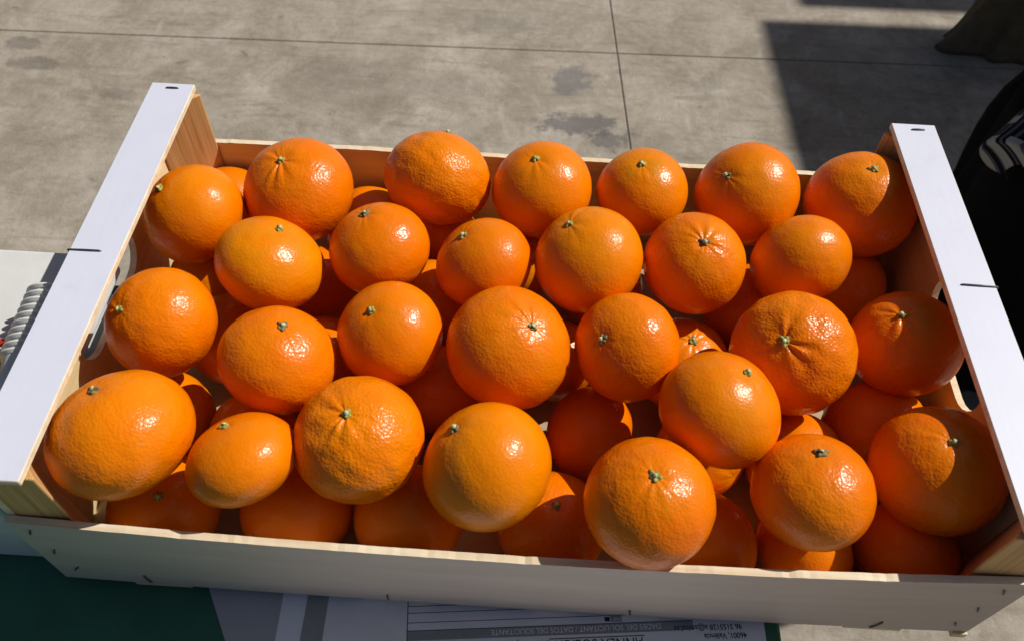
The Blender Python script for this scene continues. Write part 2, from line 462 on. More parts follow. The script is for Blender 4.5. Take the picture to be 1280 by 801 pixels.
# ------------------------------------------------------------------ oranges
FRUIT = {
    'A1': ((-0.2096, 0.0589, 0.086), 0.0313, 0.893, (-0.52, -0.087, 0.85)),
    'A2': ((-0.1507, 0.0862, 0.0845), 0.0353, 0.839, (-0.191, -0.128, 0.973)),
    'A3': ((-0.0639, 0.1019, 0.086), 0.0348, 0.880, (0.164, 0.721, 0.673)),
    'A4': ((0.0039, 0.0978, 0.086), 0.0320, 0.898, (-0.212, -0.087, 0.973)),
    'A5': ((0.0676, 0.1005, 0.086), 0.0295, 0.868, (-0.152, -0.051, 0.987)),
    'A6': ((0.1347, 0.1036, 0.086), 0.0339, 0.900, (-0.621, -0.257, 0.74)),
    'A7': ((0.2097, 0.1051, 0.081), 0.0355, 0.902, (-0.079, -0.025, 0.997)),
    'B1': ((-0.1536, 0.0212, 0.088), 0.0321, 0.798, (0.32, 0.28, 0.905)),
    'B2': ((-0.0923, 0.0394, 0.086), 0.0299, 0.881, (-0.283, 0.2, 0.938)),
    'B3': ((-0.029, 0.0326, 0.0855), 0.0289, 0.893, (-0.491, 0.075, 0.868)),
    'B4': ((0.0325, 0.035, 0.0919), 0.0325, 0.903, (-0.473, 0.146, 0.869)),
    'B5': ((0.0965, 0.0421, 0.086), 0.0310, 0.909, (0.001, -0.253, 0.967)),
    'B6': ((0.1611, 0.0488, 0.086), 0.0299, 0.887, (-0.442, 0.819, 0.366)),
    'C1': ((-0.2047, -0.0239, 0.086), 0.0308, 0.889, (-0.478, -0.325, 0.816)),
    'C2': ((-0.1356, -0.0434, 0.086), 0.0313, 0.881, (0.254, 0.132, 0.958)),
    'C3': ((-0.0768, -0.0229, 0.086), 0.0299, 0.899, (-0.311, -0.104, 0.945)),
    'C4': ((-0.011, -0.0278, 0.0865), 0.0348, 0.901, (0.391, -0.156, 0.907)),
    'C5': ((0.0544, -0.0227, 0.0861), 0.0300, 0.891, (-0.597, -0.342, 0.726)),
    'C6': ((0.1465, -0.019, 0.0851), 0.0346, 0.899, (-0.432, -0.348, 0.832)),
    'C7': ((0.2169, -0.0011, 0.0755), 0.0308, 0.915, (-0.417, 0.022, 0.909)),
    'D1': ((-0.1991, -0.0983, 0.094), 0.0352, 0.830, (-0.282, 0.33, 0.901)),
    'D2': ((-0.1391, -0.1049, 0.088), 0.0279, 0.741, (-0.337, 0.418, 0.843)),
    'D3': ((-0.0835, -0.0897, 0.0868), 0.0334, 0.887, (-0.095, -0.042, 0.995)),
    'D4': ((-0.0181, -0.0999, 0.086), 0.0332, 0.898, (-0.546, 0.238, 0.803)),
    'D5': ((0.0612, -0.1167, 0.092), 0.0316, 0.881, (-0.057, 0.006, 0.998)),
    'D6': ((0.1005, -0.0633, 0.0928), 0.0321, 0.881, (0.3, 0.25, 0.921)),
    'D7': ((0.1435, -0.103, 0.0861), 0.0303, 0.860, (-0.073, 0.336, 0.939)),
    'D8': ((0.215, -0.0811, 0.0765), 0.0333, 0.904, (-0.156, -0.021, 0.988)),
    'E1': ((-0.1933, -0.1084, 0.0314), 0.0295, 0.940, (0.193, -0.209, 0.959)),
    'E2': ((-0.1212, -0.1075, 0.0324), 0.0305, 0.884, (0.07, -0.965, -0.252)),
    'E3': ((-0.0606, -0.1069, 0.0328), 0.0310, 0.947, (-0.633, -0.657, -0.409)),
    'E4': ((0.0176, -0.106, 0.0319), 0.0300, 0.913, (0.046, -0.009, 0.999)),
    'E5': ((0.1011, -0.1096, 0.031), 0.0290, 0.899, (0.734, 0.666, -0.132)),
    'E6': ((0.1556, -0.1109, 0.0296), 0.0275, 0.882, (-0.945, -0.298, -0.137)),
    'E7': ((0.2104, -0.1094, 0.0305), 0.0285, 0.906, (0.836, 0.532, 0.138)),
    'E8': ((0.0397, -0.0461, 0.03), 0.0280, 0.882, (-0.816, 0.443, -0.372)),
    'E14': ((0.1582, -0.0568, 0.031), 0.0290, 0.913, (0.578, -0.799, 0.166)),
    'E11': ((-0.2083, -0.0503, 0.03), 0.0280, 0.905, (0.702, 0.676, 0.226)),
    'E12': ((-0.1558, -0.0631, 0.03), 0.0280, 0.906, (0.814, 0.407, -0.414)),
    'E10': ((-0.0501, -0.0233, 0.031), 0.0290, 0.918, (0.465, -0.884, -0.052)),
    'E13': ((0.2089, -0.0351, 0.0319), 0.0300, 0.949, (0.002, 0.961, -0.276)),
    'E23': ((0.1032, -0.0546, 0.03), 0.0280, 0.910, (0.704, -0.675, 0.221)),
    'E9': ((0.0959, 0.0056, 0.0319), 0.0300, 0.908, (0.094, -0.051, 0.994)),
    'E18': ((0.0157, 0.0036, 0.031), 0.0290, 0.896, (-0.071, -0.94, -0.334)),
    'E20': ((-0.1282, -0.0091, 0.0319), 0.0300, 0.937, (0.658, -0.639, -0.399)),
    'E17': ((-0.1857, 0.0053, 0.031), 0.0290, 0.920, (-0.541, 0.752, -0.376)),
    'E19': ((-0.064, 0.0423, 0.031), 0.0290, 0.927, (0.696, 0.717, -0.035)),
    'E22': ((0.2089, 0.0743, 0.0319), 0.0300, 0.887, (-0.619, 0.76, 0.197)),
    'E15': ((-0.212, 0.1105, 0.037), 0.0300, 0.895, (-0.124, 0.964, -0.237)),
    'E16': ((-0.1157, 0.1055, 0.0319), 0.0300, 0.898, (0.467, -0.879, 0.092)),
    'E25': ((-0.2108, 0.0528, 0.03), 0.0280, 0.901, (0.37, -0.902, 0.223)),
    'E26': ((-0.0134, 0.0807, 0.031), 0.0290, 0.908, (-0.823, -0.522, 0.225)),
    'E27': ((0.0466, 0.0647, 0.03), 0.0280, 0.904, (-0.033, -0.978, 0.204)),
    'E28': ((0.1418, 0.054, 0.031), 0.0290, 0.919, (0.918, -0.302, -0.255)),
    'F0': ((-0.1426, 0.051, 0.0304), 0.0284, 0.912, (0.002, 0.991, -0.132)),
    'F3': ((0.1501, -0.0043, 0.0283), 0.0261, 0.950, (0.265, -0.935, 0.233)),
    'F4': ((-0.0616, 0.1035, 0.0283), 0.0261, 0.935, (-0.792, -0.526, -0.31)),
    'F5': ((-0.0206, -0.0677, 0.0284), 0.0262, 0.919, (-0.336, 0.876, -0.346)),
    'F6': ((-0.0965, -0.056, 0.0307), 0.0287, 0.903, (-0.909, -0.239, -0.34)),
}
ROUGH = {'A3': 2, 'D3': 2, 'C6': 2, 'A2': 1, 'D1': 1, 'B5': 1, 'C4': 1, 'D5': 1, 'D7': 1, 'D8': 1, 'C7': 1, 'A7': 1, 'C2': 1, 'C1': 1, 'B1': 3, 'A5': 3, 'C5': 1, 'E4': 1}
CREASE = {'A2': .013, 'B5': .010, 'C6': .015, 'C4': .009, 'A4': .005, 'D3': .012, 'C7': .013, 'B2': .006, 'D5': .006, 'B4': .006, 'E9': .012}
LABEL = {
 'A1': 'leftmost orange of the back row, stem turned towards the left end board',
 'A2': 'large orange second from left in the back row, deep creases around its stem',
 'A3': 'coarse-skinned orange third from left in the back row, stem hidden on its far side',
 'A4': 'orange fourth from left in the back row, green stem near its top',
 'A5': 'smallest orange of the back row, fifth from left, stem at top centre',
 'A6': 'orange sixth from left in the back row, dimpled stem on its left side',
 'A7': 'orange in the back right corner, half shaded by the right end board',
 'B1': 'flattened yellowish orange, leftmost of the second row from the back',
 'B2': 'orange second from left in the second row from the back, pale stem stub',
 'B3': 'small orange third from left in the second row, right edge in shadow',
 'B4': 'orange fourth from left in the second row from the back, stem at its upper left',
 'B5': 'orange fifth in the second row from the back, highlight on creases by its stem',
 'B6': 'orange without visible stem, rightmost of the second row from the back',
 'C1': 'orange beside the hand hole of the left end board, stem pointing left',
 'C2': 'round orange second from left in the third row, stem at its top centre',
 'C3': 'orange third from left in the third row, between two larger oranges, stem upper left',
 'C4': 'big orange in the middle of the crate, star-creased stem right of its centre',
 'C5': 'orange just right of the biggest middle orange, dark stem on its left side',
 'C6': 'large orange right of centre with strong ribs radiating from its stem',
 'C7': 'orange beside the hand hole of the right end board, mostly in shadow',
 'D1': 'large broad orange in the front left corner of the heap, stem at its upper left',
 'D2': 'small oval orange in the front row, tilted between two larger oranges on the left',
 'D3': 'large coarse-skinned orange third from left in the front row',
 'D4': 'round smooth orange in the middle of the front row, stem at its upper left',
 'D5': 'orange that bulges over the front panel edge, round stem ring facing up',
 'D6': 'orange perched highest right of centre, stem at its upper right',
 'D7': 'orange in the front row second from the right end, stem at its top',
 'D8': 'orange in the front right corner of the heap, lit only on its left half',
 'E1': 'half shaded lower orange behind the front panel at far left, with stem showing',
 'E2': 'shaded lower orange behind the front panel, second from left',
 'E3': 'shaded lower orange behind the front panel, third from left',
 'E4': 'lower orange behind the front panel with stem on its shadow edge, fourth from left',
 'E5': 'lower orange with a bright highlight at the right foot of the bulging front orange',
 'E6': 'small shaded lower orange behind the front panel, second from the right end',
 'E7': 'dark shaded lower orange behind the front panel at far right',
 'E8': 'lower orange with a lit wedge, in the gap behind the bulging front orange',
 'E14': 'lower orange with a lit top in the gap under the ribbed large orange',
 'E11': 'dark lower orange in the gap right of the broad front left orange',
 'E12': 'dark lower orange above the small oval tilted orange',
 'E10': 'dark lower orange in the gap left of the big middle orange',
 'E13': 'dark lower orange between the two shaded oranges at the right end',
 'E23': 'dark lower orange below the highest perched orange right of centre',
 'E9': 'lower orange with a lit stem peeking out right of the middle oranges',
 'E18': 'sliver of a lower orange between the big middle orange and its right neighbour',
 'E20': 'sliver of a lower orange between second and third oranges of the third row',
 'E17': 'dark lower orange in the gap under the flattened yellowish orange',
 'E19': 'dark lower orange in the gap above the big middle orange, to its left',
 'E22': 'dark lower orange under the back right corner orange',
 'E15': 'lower orange peeking out in the back left corner against the rear panel',
 'E16': 'shaded lower orange against the rear panel between second and third of the back row',
 'E25': 'dark lower orange under the leftmost orange of the back row',
 'E26': 'dark sliver of a lower orange below the fourth orange of the back row',
 'E27': 'dark sliver of a lower orange under the fourth orange of the second row',
 'E28': 'dark lower orange in the gap left of the stemless second row orange',
 'F0': 'dark lower orange between first and second oranges of the second row',
 'F4': 'dark lower orange below the coarse-skinned back row orange',
 'F3': 'lower orange wholly covered by the ribbed large orange right of centre',
 'F5': 'lower orange wholly covered by the round smooth front row orange',
 'F6': 'lower orange wholly covered by the large coarse-skinned front row orange',
}

def orange_mesh(name, a, ratio, upper):
    rg = np.random.default_rng(sum(ord(ch) * (i + 3) for i, ch in enumerate(name)) + 17)
    nu, nv = (112, 72) if upper else (72, 44)
    th = np.linspace(0, math.pi, nv + 1)[1:-1]
    # more rings near the stem
    th = th - .25 * np.sin(2 * th) * np.exp(-th)
    ph = np.linspace(0, 2 * math.pi, nu, endpoint=False)
    T, P = np.meshgrid(th, ph, indexing='ij')
    T = np.concatenate([[0.0], T.ravel(), [math.pi]]); P = np.concatenate([[0.0], P.ravel(), [0.0]])
    d = np.stack([np.sin(T) * np.cos(P), np.sin(T) * np.sin(P), np.cos(T)], 1)
    r = np.ones(len(T))
    for _ in range(6):                                        # broad, uneven swelling
        k = rg.normal(0, 1, 3); k *= rg.uniform(1.2, 3.0) / np.linalg.norm(k)
        r += rg.uniform(.004, .012) * np.cos(d @ k + rg.uniform(0, 6.28))
    amp = {0: .00042, 1: .00066, 2: .0013, 3: .00042}[ROUGH.get(name, 0)]
    for _ in range(46):                                       # knobbly peel
        k = rg.normal(0, 1, 3); k *= rg.uniform(9, 26) / np.linalg.norm(k)
        r += amp * np.cos(d @ k + rg.uniform(0, 6.28))
    dep = rg.uniform(.022, .042) + CREASE.get(name, 0) * .6
    wob = .35 * np.cos(2 * P + rg.uniform(0, 6)) + .3 * np.cos(3 * P + rg.uniform(0, 6))
    for _ in range(2):                                        # pressed flats where fruit has lain
        n_ = rg.normal(0, 1, 3); n_ /= np.linalg.norm(n_)
        r -= rg.uniform(.010, .028) * np.exp(-((1 - d @ n_) / .22) ** 2)
    r -= dep * np.exp(-(T / .17) ** 2)
    r -= .022 * np.exp(-((math.pi - T) / .22) ** 2)
    cr = CREASE.get(name, rg.uniform(.001, .004))
    nrib = rg.integers(8, 11)
    shp = (T / .23) * np.exp(1 - T / .23) * np.clip(T / .08, 0, 1)
    rib = np.cos(nrib * P + wob * 2.2)
    r += cr * shp * shp * (np.sign(rib) * np.abs(rib) ** .8) * (.62 + .45 * np.cos(P + rg.uniform(0, 6)) + .3 * np.cos(3 * P + rg.uniform(0, 6)))
    co = d * r[:, None] * a
    co[:, 2] *= ratio
    nf = nv - 1
    idx = lambda i, j: 1 + i * nu + (j % nu)
    faces = [(0, idx(0, j), idx(0, j + 1)) for j in range(nu)]
    for i in range(nf - 1):
        for j in range(nu): faces.append((idx(i, j), idx(i + 1, j), idx(i + 1, j + 1), idx(i, j + 1)))
    last = len(co) - 1
    faces += [(last, idx(nf - 1, j + 1), idx(nf - 1, j)) for j in range(nu)]
    me = bpy.data.meshes.new('orange')
    me.from_pydata([tuple(c) for c in co], [], faces)
    me.polygons.foreach_set('use_smooth', [True] * len(me.polygons))
    me.update()
    return me, float(co[0, 2])

def calyx_mesh(seed):
    rg = random.Random(seed)
    bm = bmesh.new(); n = 30; rings = []
    R = rg.uniform(.0023, .0031)
    off = rg.uniform(0, 6); o2 = rg.uniform(0, 6); o3 = rg.uniform(0, 6)
    el = rg.uniform(.0, .22)
    for (fr, z) in ((.40, .0012), (.72, .0010), (1.0, .0003), (.92, -.0012)):
        ring = []
        for k in range(n):
            t = 2 * math.pi * k / n
            lobe = 1 + (.10 * math.cos(5 * t + off) + .10 * math.cos(3 * t + o2) + .06 * math.cos(8 * t + o3) + el * math.cos(2 * t + o3)) * (fr if fr > .5 else .3)
            ring.append(bm.verts.new((R * fr * lobe * math.cos(t), R * fr * lobe * math.sin(t), z * .7 + .0003 * math.cos(5 * t + off) + .00025 * math.cos(3 * t + o2))))
        rings.append(ring)
    for a, b in zip(rings, rings[1:]):
        for k in range(n): bm.faces.new((a[k], b[k], b[(k + 1) % n], a[(k + 1) % n]))
    bm.faces.new(rings[0]); bm.faces.new(rings[-1][::-1])
    return bm_mesh(bm, 'stem_button', True)
def peg_mesh(seed):
    rg = random.Random(seed)
    h = rg.uniform(.0006, .0013)
    tilt = (rg.uniform(-.0008, .0008), rg.uniform(-.0008, .0008))
    bm = tube_bm([(0, 0, .0002), (tilt[0] * .5, tilt[1] * .5, h * .6), (tilt[0], tilt[1], h)], [.0014, .0012, .0011], 10)
    return bm_mesh(bm, 'stem_stub', True)
CALYX_ME = [calyx_mesh(i) for i in range(6)]
PEG_ME = [peg_mesh(i) for i in range(6)]
CALYX_DRY = plain('calyx_dry', (.17, .13, .05), .7, .5, 600)
for i_, m in enumerate(CALYX_ME): m.materials.append(CALYX_DRY if i_ in (2, 5) else CALYX)
for m in PEG_ME: m.materials.append(PEG)

for i, (name, (cen, a, ratio, ax)) in enumerate(FRUIT.items()):
    upper = name[0] in 'ABCD'
    me, ztop = orange_mesh(name, a, ratio, upper)
    me.materials.append(PEEL[ROUGH.get(name, 0)])
    o = link('orange', me)
    o.location = W(*cen)
    q = Vector((0, 0, 1)).rotation_difference(Vector(ax).normalized())
    o.rotation_mode = 'QUATERNION'; o.rotation_quaternion = q
    tag(o, LABEL[name], 'orange', 'oranges heaped in the crate')
    if name != 'B6' and (upper or ax[2] > .3):
        cx = bpy.data.objects.new('stem_button', CALYX_ME[i % 6]); COL.objects.link(cx)
        cx.parent = o; cx.location = (0, 0, ztop + .0003); cx.rotation_euler = (0, 0, i * 1.7); cx.scale = (1, 1, 1)
        pg = bpy.data.objects.new('stem_stub', PEG_ME[(i * 5 + 1) % 6]); COL.objects.link(pg)
        pg.parent = cx; pg.location = (0, 0, .0009)

# ------------------------------------------------------------------ green table under the crate
GREEN = plain('green_tabletop', (.036, .150, .092), .55, .18, 25, .1, .4)
GREY_METAL = plain('grey_table_metal', (.10, .11, .12), .45, .1, 40)
table = empty('table', (-.57, -.38, 0))
tag(table, 'dark green topped table that carries the crate and the papers', 'table')
TOP = ZT - .0062
def at_table(bm):
    for v in bm.verts: v.co += Vector((.57, .38, 0))
    return bm
link('table_top', bm_mesh(at_table(box_bm(-1.3, .149, -.86, .072, TOP - .028, TOP, .002, 2)), 'table_top'), GREEN, table)
link('apron', bm_mesh(at_table(box_bm(-1.22, .07, -.79, -.0, TOP - .075, TOP - .0285, .002)), 'apron'), GREY_METAL, table)
for x in (-1.19, .04):
    for y in (-.76, -.03):
        link('leg', bm_mesh(at_table(tube_bm([(x, y, .0), (x, y, .02), (x, y, TOP - .0755)], [.016, .0125, .0125], 14)), 'leg', True), GREY_METAL, table)

# ------------------------------------------------------------------ white foam box at the left, with cups and a red pack on it
FOAM = plain('white_foam', (.62, .625, .605), .75, .05, 45, .12, .3)
fb = empty('foam_box', (-.48, -.048, TOP))
tag(fb, 'white foam box on the table beyond the left end of the crate', 'box')
def at(bm, o):
    for v in bm.verts: v.co -= Vector(o)
    return bm
FO = (-.48, -.048, TOP)
link('box_body', bm_mesh(at(box_bm(-.688, -.262, -.128, .024, TOP + .0002, ZT + .059, .003, 2), FO), 'box_body'), FOAM, fb)
link('box_lid', bm_mesh(at(box_bm(-.694, -.2545, -.1345, .0325, ZT + .0595, ZT + .075, .003, 3), FO), 'box_lid'), FOAM, fb)

CUP = plain('white_plastic_cup', (.74, .735, .70), .35, .04, 60)
def cup_mesh():
    r1, r0, h, w = .0110, .0080, .027, .0004
    prof = [(.001, 0), (r0 - .001, 0), (r0, .001), (r1 - .0012, h - .0012), (r1 + .0012, h - .0010), (r1 + .0016, h), (r1 + .0008, h + .0008), (r1 - w - .0004, h), (r0 - w, .0018), (.001, .0015)]
    return bm_mesh(lathe_bm(prof, 36), 'plastic_cup', True)
cup = cup_mesh(); cup.materials.append(CUP)
CA = math.radians(6)
ORD = ['first', 'second', 'third', 'fourth', 'fifth', 'sixth', 'seventh', 'eighth', 'ninth', 'tenth']
for k in range(10):
    o = bpy.data.objects.new('plastic_cup', cup); COL.objects.link(o)
    yy = -.082 + k * .0048
    o.location = W(-.2672 - (yy + .05) * .06, yy, .0753 + .0127)
    o.rotation_euler = (-math.pi / 2, 0, CA)
    tag(o, 'white plastic cup, %s from the far end of the nested row on the foam box' % ORD[9 - k], 'cup', 'nested plastic cups on the foam box')

RED = plain('red_plastic', (.42, .030, .016), .3, .12, 90)
YEL = plain('yellow_label', (.78, .52, .012), .5, .08, 90)
DKG = plain('dark_grey_print', (.035, .038, .045), .5, .1, 90)
CLEAR = plain('silver_trim', (.45, .44, .42), .25, .1, 90)
rp = empty('red_pack', W(-.3268, -.068, .0752))
rp.rotation_euler = (0, 0, math.radians(3))
tag(rp, 'small red pack with yellow and black label beside the nested cups', 'pack')
link('pack_body', bm_mesh(box_bm(-.052, .052, -.038, .026, 0, .0114, .002, 3), 'pack_body'), RED, rp)
link('yellow_label', bm_mesh(box_bm(-.046, .0505, -.004, .013, .0110, .0118), 'yellow_label'), YEL, rp)
link('black_label', bm_mesh(box_bm(-.046, .0495, -.024, -.008, .0110, .0118), 'black_label'), DKG, rp)
link('metal_trim', bm_mesh(box_bm(-.046, .047, .0165, .0195, .0110, .0122, .0004), 'metal_trim'), CLEAR, rp)

# ------------------------------------------------------------------ papers in front of the crate
PAPER = plain('white_paper', (.84, .84, .86), .7, .04, 40)
PAPER2 = plain('envelope_paper', (.90, .91, .96), .7, .04, 40)
FOLDER = plain('grey_plastic_folder', (.46, .465, .49), .45, .06, 40)
BOARD = plain('grey_card', (.34, .36, .345), .7, .06, 40)
INK = plain('navy_ink', (.022, .024, .055), .7, .1, 300)
BAR = plain('grey_print_bar', (.29, .31, .31), .7, .05, 300)
def sheet(name, corners, z, th, mat, curl=0.0):
    """thin sheet over four corners, a little wavy"""
    n = 14; bm = bmesh.new(); G = []
    c = [Vector((x, y, 0)) for x, y in corners]
    for s in (0, 1):
        g_ = []
        for i in range(n + 1):
            row = []
            for j in range(n + 1):
                u, v = i / n, j / n
                p = c[0] * (1 - u) * (1 - v) + c[1] * u * (1 - v) + c[2] * u * v + c[3] * (1 - u) * v
                row.append(bm.verts.new((p.x, p.y, z + s * th + curl * v * v * (1 + math.sin(u * 5) * .4))))
            g_.append(row)
        G.append(g_)
    for i in range(n):
        for j in range(n):
            for s in (0, 1): bm.faces.new((G[s][i][j], G[s][i + 1][j], G[s][i + 1][j + 1], G[s][i][j + 1]))
        for j in (0, n):
            bm.faces.new((G[0][i][j], G[0][i + 1][j], G[1][i + 1][j], G[1][i][j]))
            bm.faces.new((G[0][j][i], G[0][j][i + 1], G[1][j][i + 1], G[1][j][i]))
    return link(name, bm_mesh(bm, name, False), mat)
def Zp(z): return ZT + z
tag(sheet('plastic_folder', [(-.1846, -.1172), (-.06, -.040), (.03, -.30), (-.05, -.345)], Zp(-.0060), .0002, FOLDER), 'slanting grey plastic folder lying on the green table in front of the crate', 'folder')
tag(sheet('envelope', [(-.1298, -.118), (-.05, -.120), (-.05, -.34), (-.1235, -.335)], Zp(-.00575), .0002, PAPER2), 'narrow strip of a white envelope between grey folder and grey card', 'envelope')
tag(sheet('grey_card_sheet', [(-.1156, -.118), (-.03, -.120), (-.03, -.34), (-.1128, -.335)], Zp(-.0055), .0002, BOARD), 'strip of grey card at the left edge of the printed form', 'card')
form = empty('printed_form', W(-.0575, -.1562, -.00525))
FA = math.radians(5.6)
tag(form, 'white printed form lying upside down under the front edge of the crate', 'form')
sh = sheet('paper_sheet', [(-.1040, -.118), (.1385, -.104), (.1460, -.36), (-.0985, -.36)], 0, .00016, PAPER)
sh.parent = form; sh.location = (.0575, .1562, 0)
def fbox(name, u0, u1, v0, v1, mat, z=.0002):
    o = link(name, bm_mesh(box_bm(u0, u1, v0, v1, z, z + .00005), name), mat, form)
    o.rotation_euler = (0, 0, FA); return o
for v in (.0042, .0095, .0132, .0170):
    fbox('printed_line', 0, .150, v, v + .00035, INK)
fbox('printed_line', -.0003, .0002, -.03, .022, INK)
fbox('print_bar', 0, .158, -.0052, 0, BAR)
fbox('printed_line', 0.0, .158, -.00015, .00025, INK, .00022)
fbox('printed_line', .0600, .0604, -.03, -.0068, INK)
fbox('printed_line', .0775, .1300, -.0073, -.0068, INK)
fbox('print_block', .1090, .1120, .0012, .0036, INK)
fbox('print_block', .1125, .1185, .0008, .0040, BAR)
def text(body, u, v, size, mat, squeeze=1.0, bold=0.0):
    cu = bpy.data.curves.new('t', 'FONT'); cu.body = body; cu.size = size; cu.offset = bold
    tmp = bpy.data.objects.new('t', cu); COL.objects.link(tmp)
    bpy.context.view_layer.update()
    me = bpy.data.meshes.new_from_object(tmp.evaluated_get(bpy.context.evaluated_depsgraph_get()))
    bpy.data.objects.remove(tmp)
    me.name = 'printed_text'
    for vv in me.vertices: vv.co.x *= squeeze
    me.materials.clear()
    o = link('printed_text', me, mat, form)
    # upside down for the viewer: the text starts at its right end
    o.rotation_euler = (0, 0, FA + math.pi)
    c_, s_ = math.cos(FA), math.sin(FA)
    o.location = (c_ * u - s_ * v, s_ * u + c_ * v, .00026)
    return o
text('DADES DEL SOL\u00b7LICITANT / DATOS DEL SOLICITANTE', .1400, -.0010, .0042, PAPER, .92)
text('NIF', .1180, .0034, .0030, PAPER)
text('ANNEX SOLICITUD', .1290, -.0080, .0085, INK, .80)
text('Pla\u00e7a Carme, 4', .1880, -.0125, .0042, INK, .9, .00006)
text('46001, Val\u00e8ncia', .1868, -.0076, .0042, INK, .9, .00006)
text('96 3155128 a@amical.es', .1850, -.0028, .0042, INK, .9, .00006)
text('3', -.036, -.004, .004, INK)

# ------------------------------------------------------------------ unseen canopies, added to throw the shadows on the concrete at the right
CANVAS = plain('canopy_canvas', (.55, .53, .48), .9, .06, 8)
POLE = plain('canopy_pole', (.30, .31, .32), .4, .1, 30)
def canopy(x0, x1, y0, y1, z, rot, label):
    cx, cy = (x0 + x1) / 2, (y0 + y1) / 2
    r = empty('added_shade_canopy', (cx, cy, 0)); r.rotation_euler = (0, 0, rot)
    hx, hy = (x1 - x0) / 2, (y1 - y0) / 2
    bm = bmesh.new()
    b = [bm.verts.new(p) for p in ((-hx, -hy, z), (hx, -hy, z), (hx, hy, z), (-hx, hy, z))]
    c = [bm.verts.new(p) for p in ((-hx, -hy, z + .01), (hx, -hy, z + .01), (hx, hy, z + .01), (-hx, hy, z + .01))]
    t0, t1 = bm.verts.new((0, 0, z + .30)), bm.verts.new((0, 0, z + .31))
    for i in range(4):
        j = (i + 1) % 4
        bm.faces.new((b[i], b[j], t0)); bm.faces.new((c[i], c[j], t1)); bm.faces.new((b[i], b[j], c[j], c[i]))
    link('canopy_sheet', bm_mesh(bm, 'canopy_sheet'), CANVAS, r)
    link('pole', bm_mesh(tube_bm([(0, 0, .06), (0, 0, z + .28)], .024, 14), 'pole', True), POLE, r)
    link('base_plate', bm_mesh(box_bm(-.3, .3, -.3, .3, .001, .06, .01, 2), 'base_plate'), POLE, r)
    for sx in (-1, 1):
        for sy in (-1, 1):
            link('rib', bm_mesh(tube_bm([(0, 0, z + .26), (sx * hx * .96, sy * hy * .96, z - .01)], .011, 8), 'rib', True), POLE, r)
    tag(r, label, 'canopy', 'unseen canopies added to throw shadows at the right')
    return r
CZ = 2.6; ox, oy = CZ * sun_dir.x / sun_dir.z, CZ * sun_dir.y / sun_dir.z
canopy(.578 + ox, 3.2 + ox, .30 + oy, 1.640 + oy, CZ, math.radians(1.5), 'unseen beige canopy added to throw the nearer square shadow on the concrete')
canopy(.66 + ox, 3.2 + ox, 1.700 + oy, 3.2 + oy, CZ, math.radians(1.0), 'unseen beige canopy added to throw the farther shadow at the top of the picture')

# ------------------------------------------------------------------ olive brown cloth bundle at the top right
OLIVE = plain('olive_brown_cloth', (.14, .11, .068), .95, .2, 40, .2, .1)
def bundle():
    nz, nt = 30, 96; bm = bmesh.new(); rings = []
    for i in range(nz + 1):
        h = i / nz; z = .001 + .40 * h; ring = []
        for k in range(nt):
            t = 2 * math.pi * k / nt
            fold = .19 * math.cos(3 * t + 2.6 + 1.3 * h) + .12 * math.cos(7 * t + .6 - 1.6 * h + math.sin(2 * t)) + .06 * math.cos(12 * t + 2.4 * h)
            flare = 1.0 + .16 * math.exp(-h * 9) - .10 * h
            if h > .93: flare *= math.sqrt(max(0.02, 1 - ((h - .93) / .07) ** 2))
            r = flare * (1 + fold * (1 - .5 * h))
            ring.append(bm.verts.new((.150 * r * math.cos(t) + .03 * h, .070 * r * math.sin(t), z)))
        rings.append(ring)
    for a, b in zip(rings, rings[1:]):
        for k in range(nt): bm.faces.new((a[k], a[(k + 1) % nt], b[(k + 1) % nt], b[k]))
    bm.faces.new(rings[0][::-1]); bm.faces.new(rings[-1])
    return bm_mesh(bm, 'draped_cloth', True)
cl = link('draped_cloth', bundle(), OLIVE); cl.location = (1.185, 1.545, 0)
tag(cl, 'olive brown cloth hanging in folds to the shaded concrete, top right corner', 'cloth')

# ------------------------------------------------------------------ person in black seated on a stool at the right
SKIN = plain('skin', (.42, .235, .155), .55, .08, 60)
BLACK = plain('black_cloth', (.0045, .0045, .0050), .95, .2, 60, 0, .05)
HAIR = plain('dark_hair', (.018, .012, .008), .5, .3, 200)
SHOE = plain('black_shoe', (.010, .010, .010), .4, .2, 60)
STOOL = plain('stool_wood', (.16, .09, .045), .5, .2, 40)
def plaid():
    t = NT('checked_cuff_cloth'); c = t.coord()
    sep = t.n('ShaderNodeSeparateXYZ'); t.l(c, sep.inputs[0])
    def stripes(s, f, ph, duty):
        w = t.math('FRACT', t.math('ADD', t.math('MULTIPLY', s, f), ph)); return t.math('LESS_THAN', w, duty)
    a = stripes(sep.outputs[0], 75, .1, .34); b = stripes(sep.outputs[0], 30, .35, .5); d = stripes(sep.outputs[2], 24, .15, .34)
    col = t.mix(t.math('MULTIPLY', a, .5), (.006, .006, .012), (.16, .16, .20))
    col = t.mix(t.math('MULTIPLY', t.math('MULTIPLY', b, d), .85), col, (.36, .36, .34))
    return t.done(col, .9, None, .1)
PLAID = plaid()
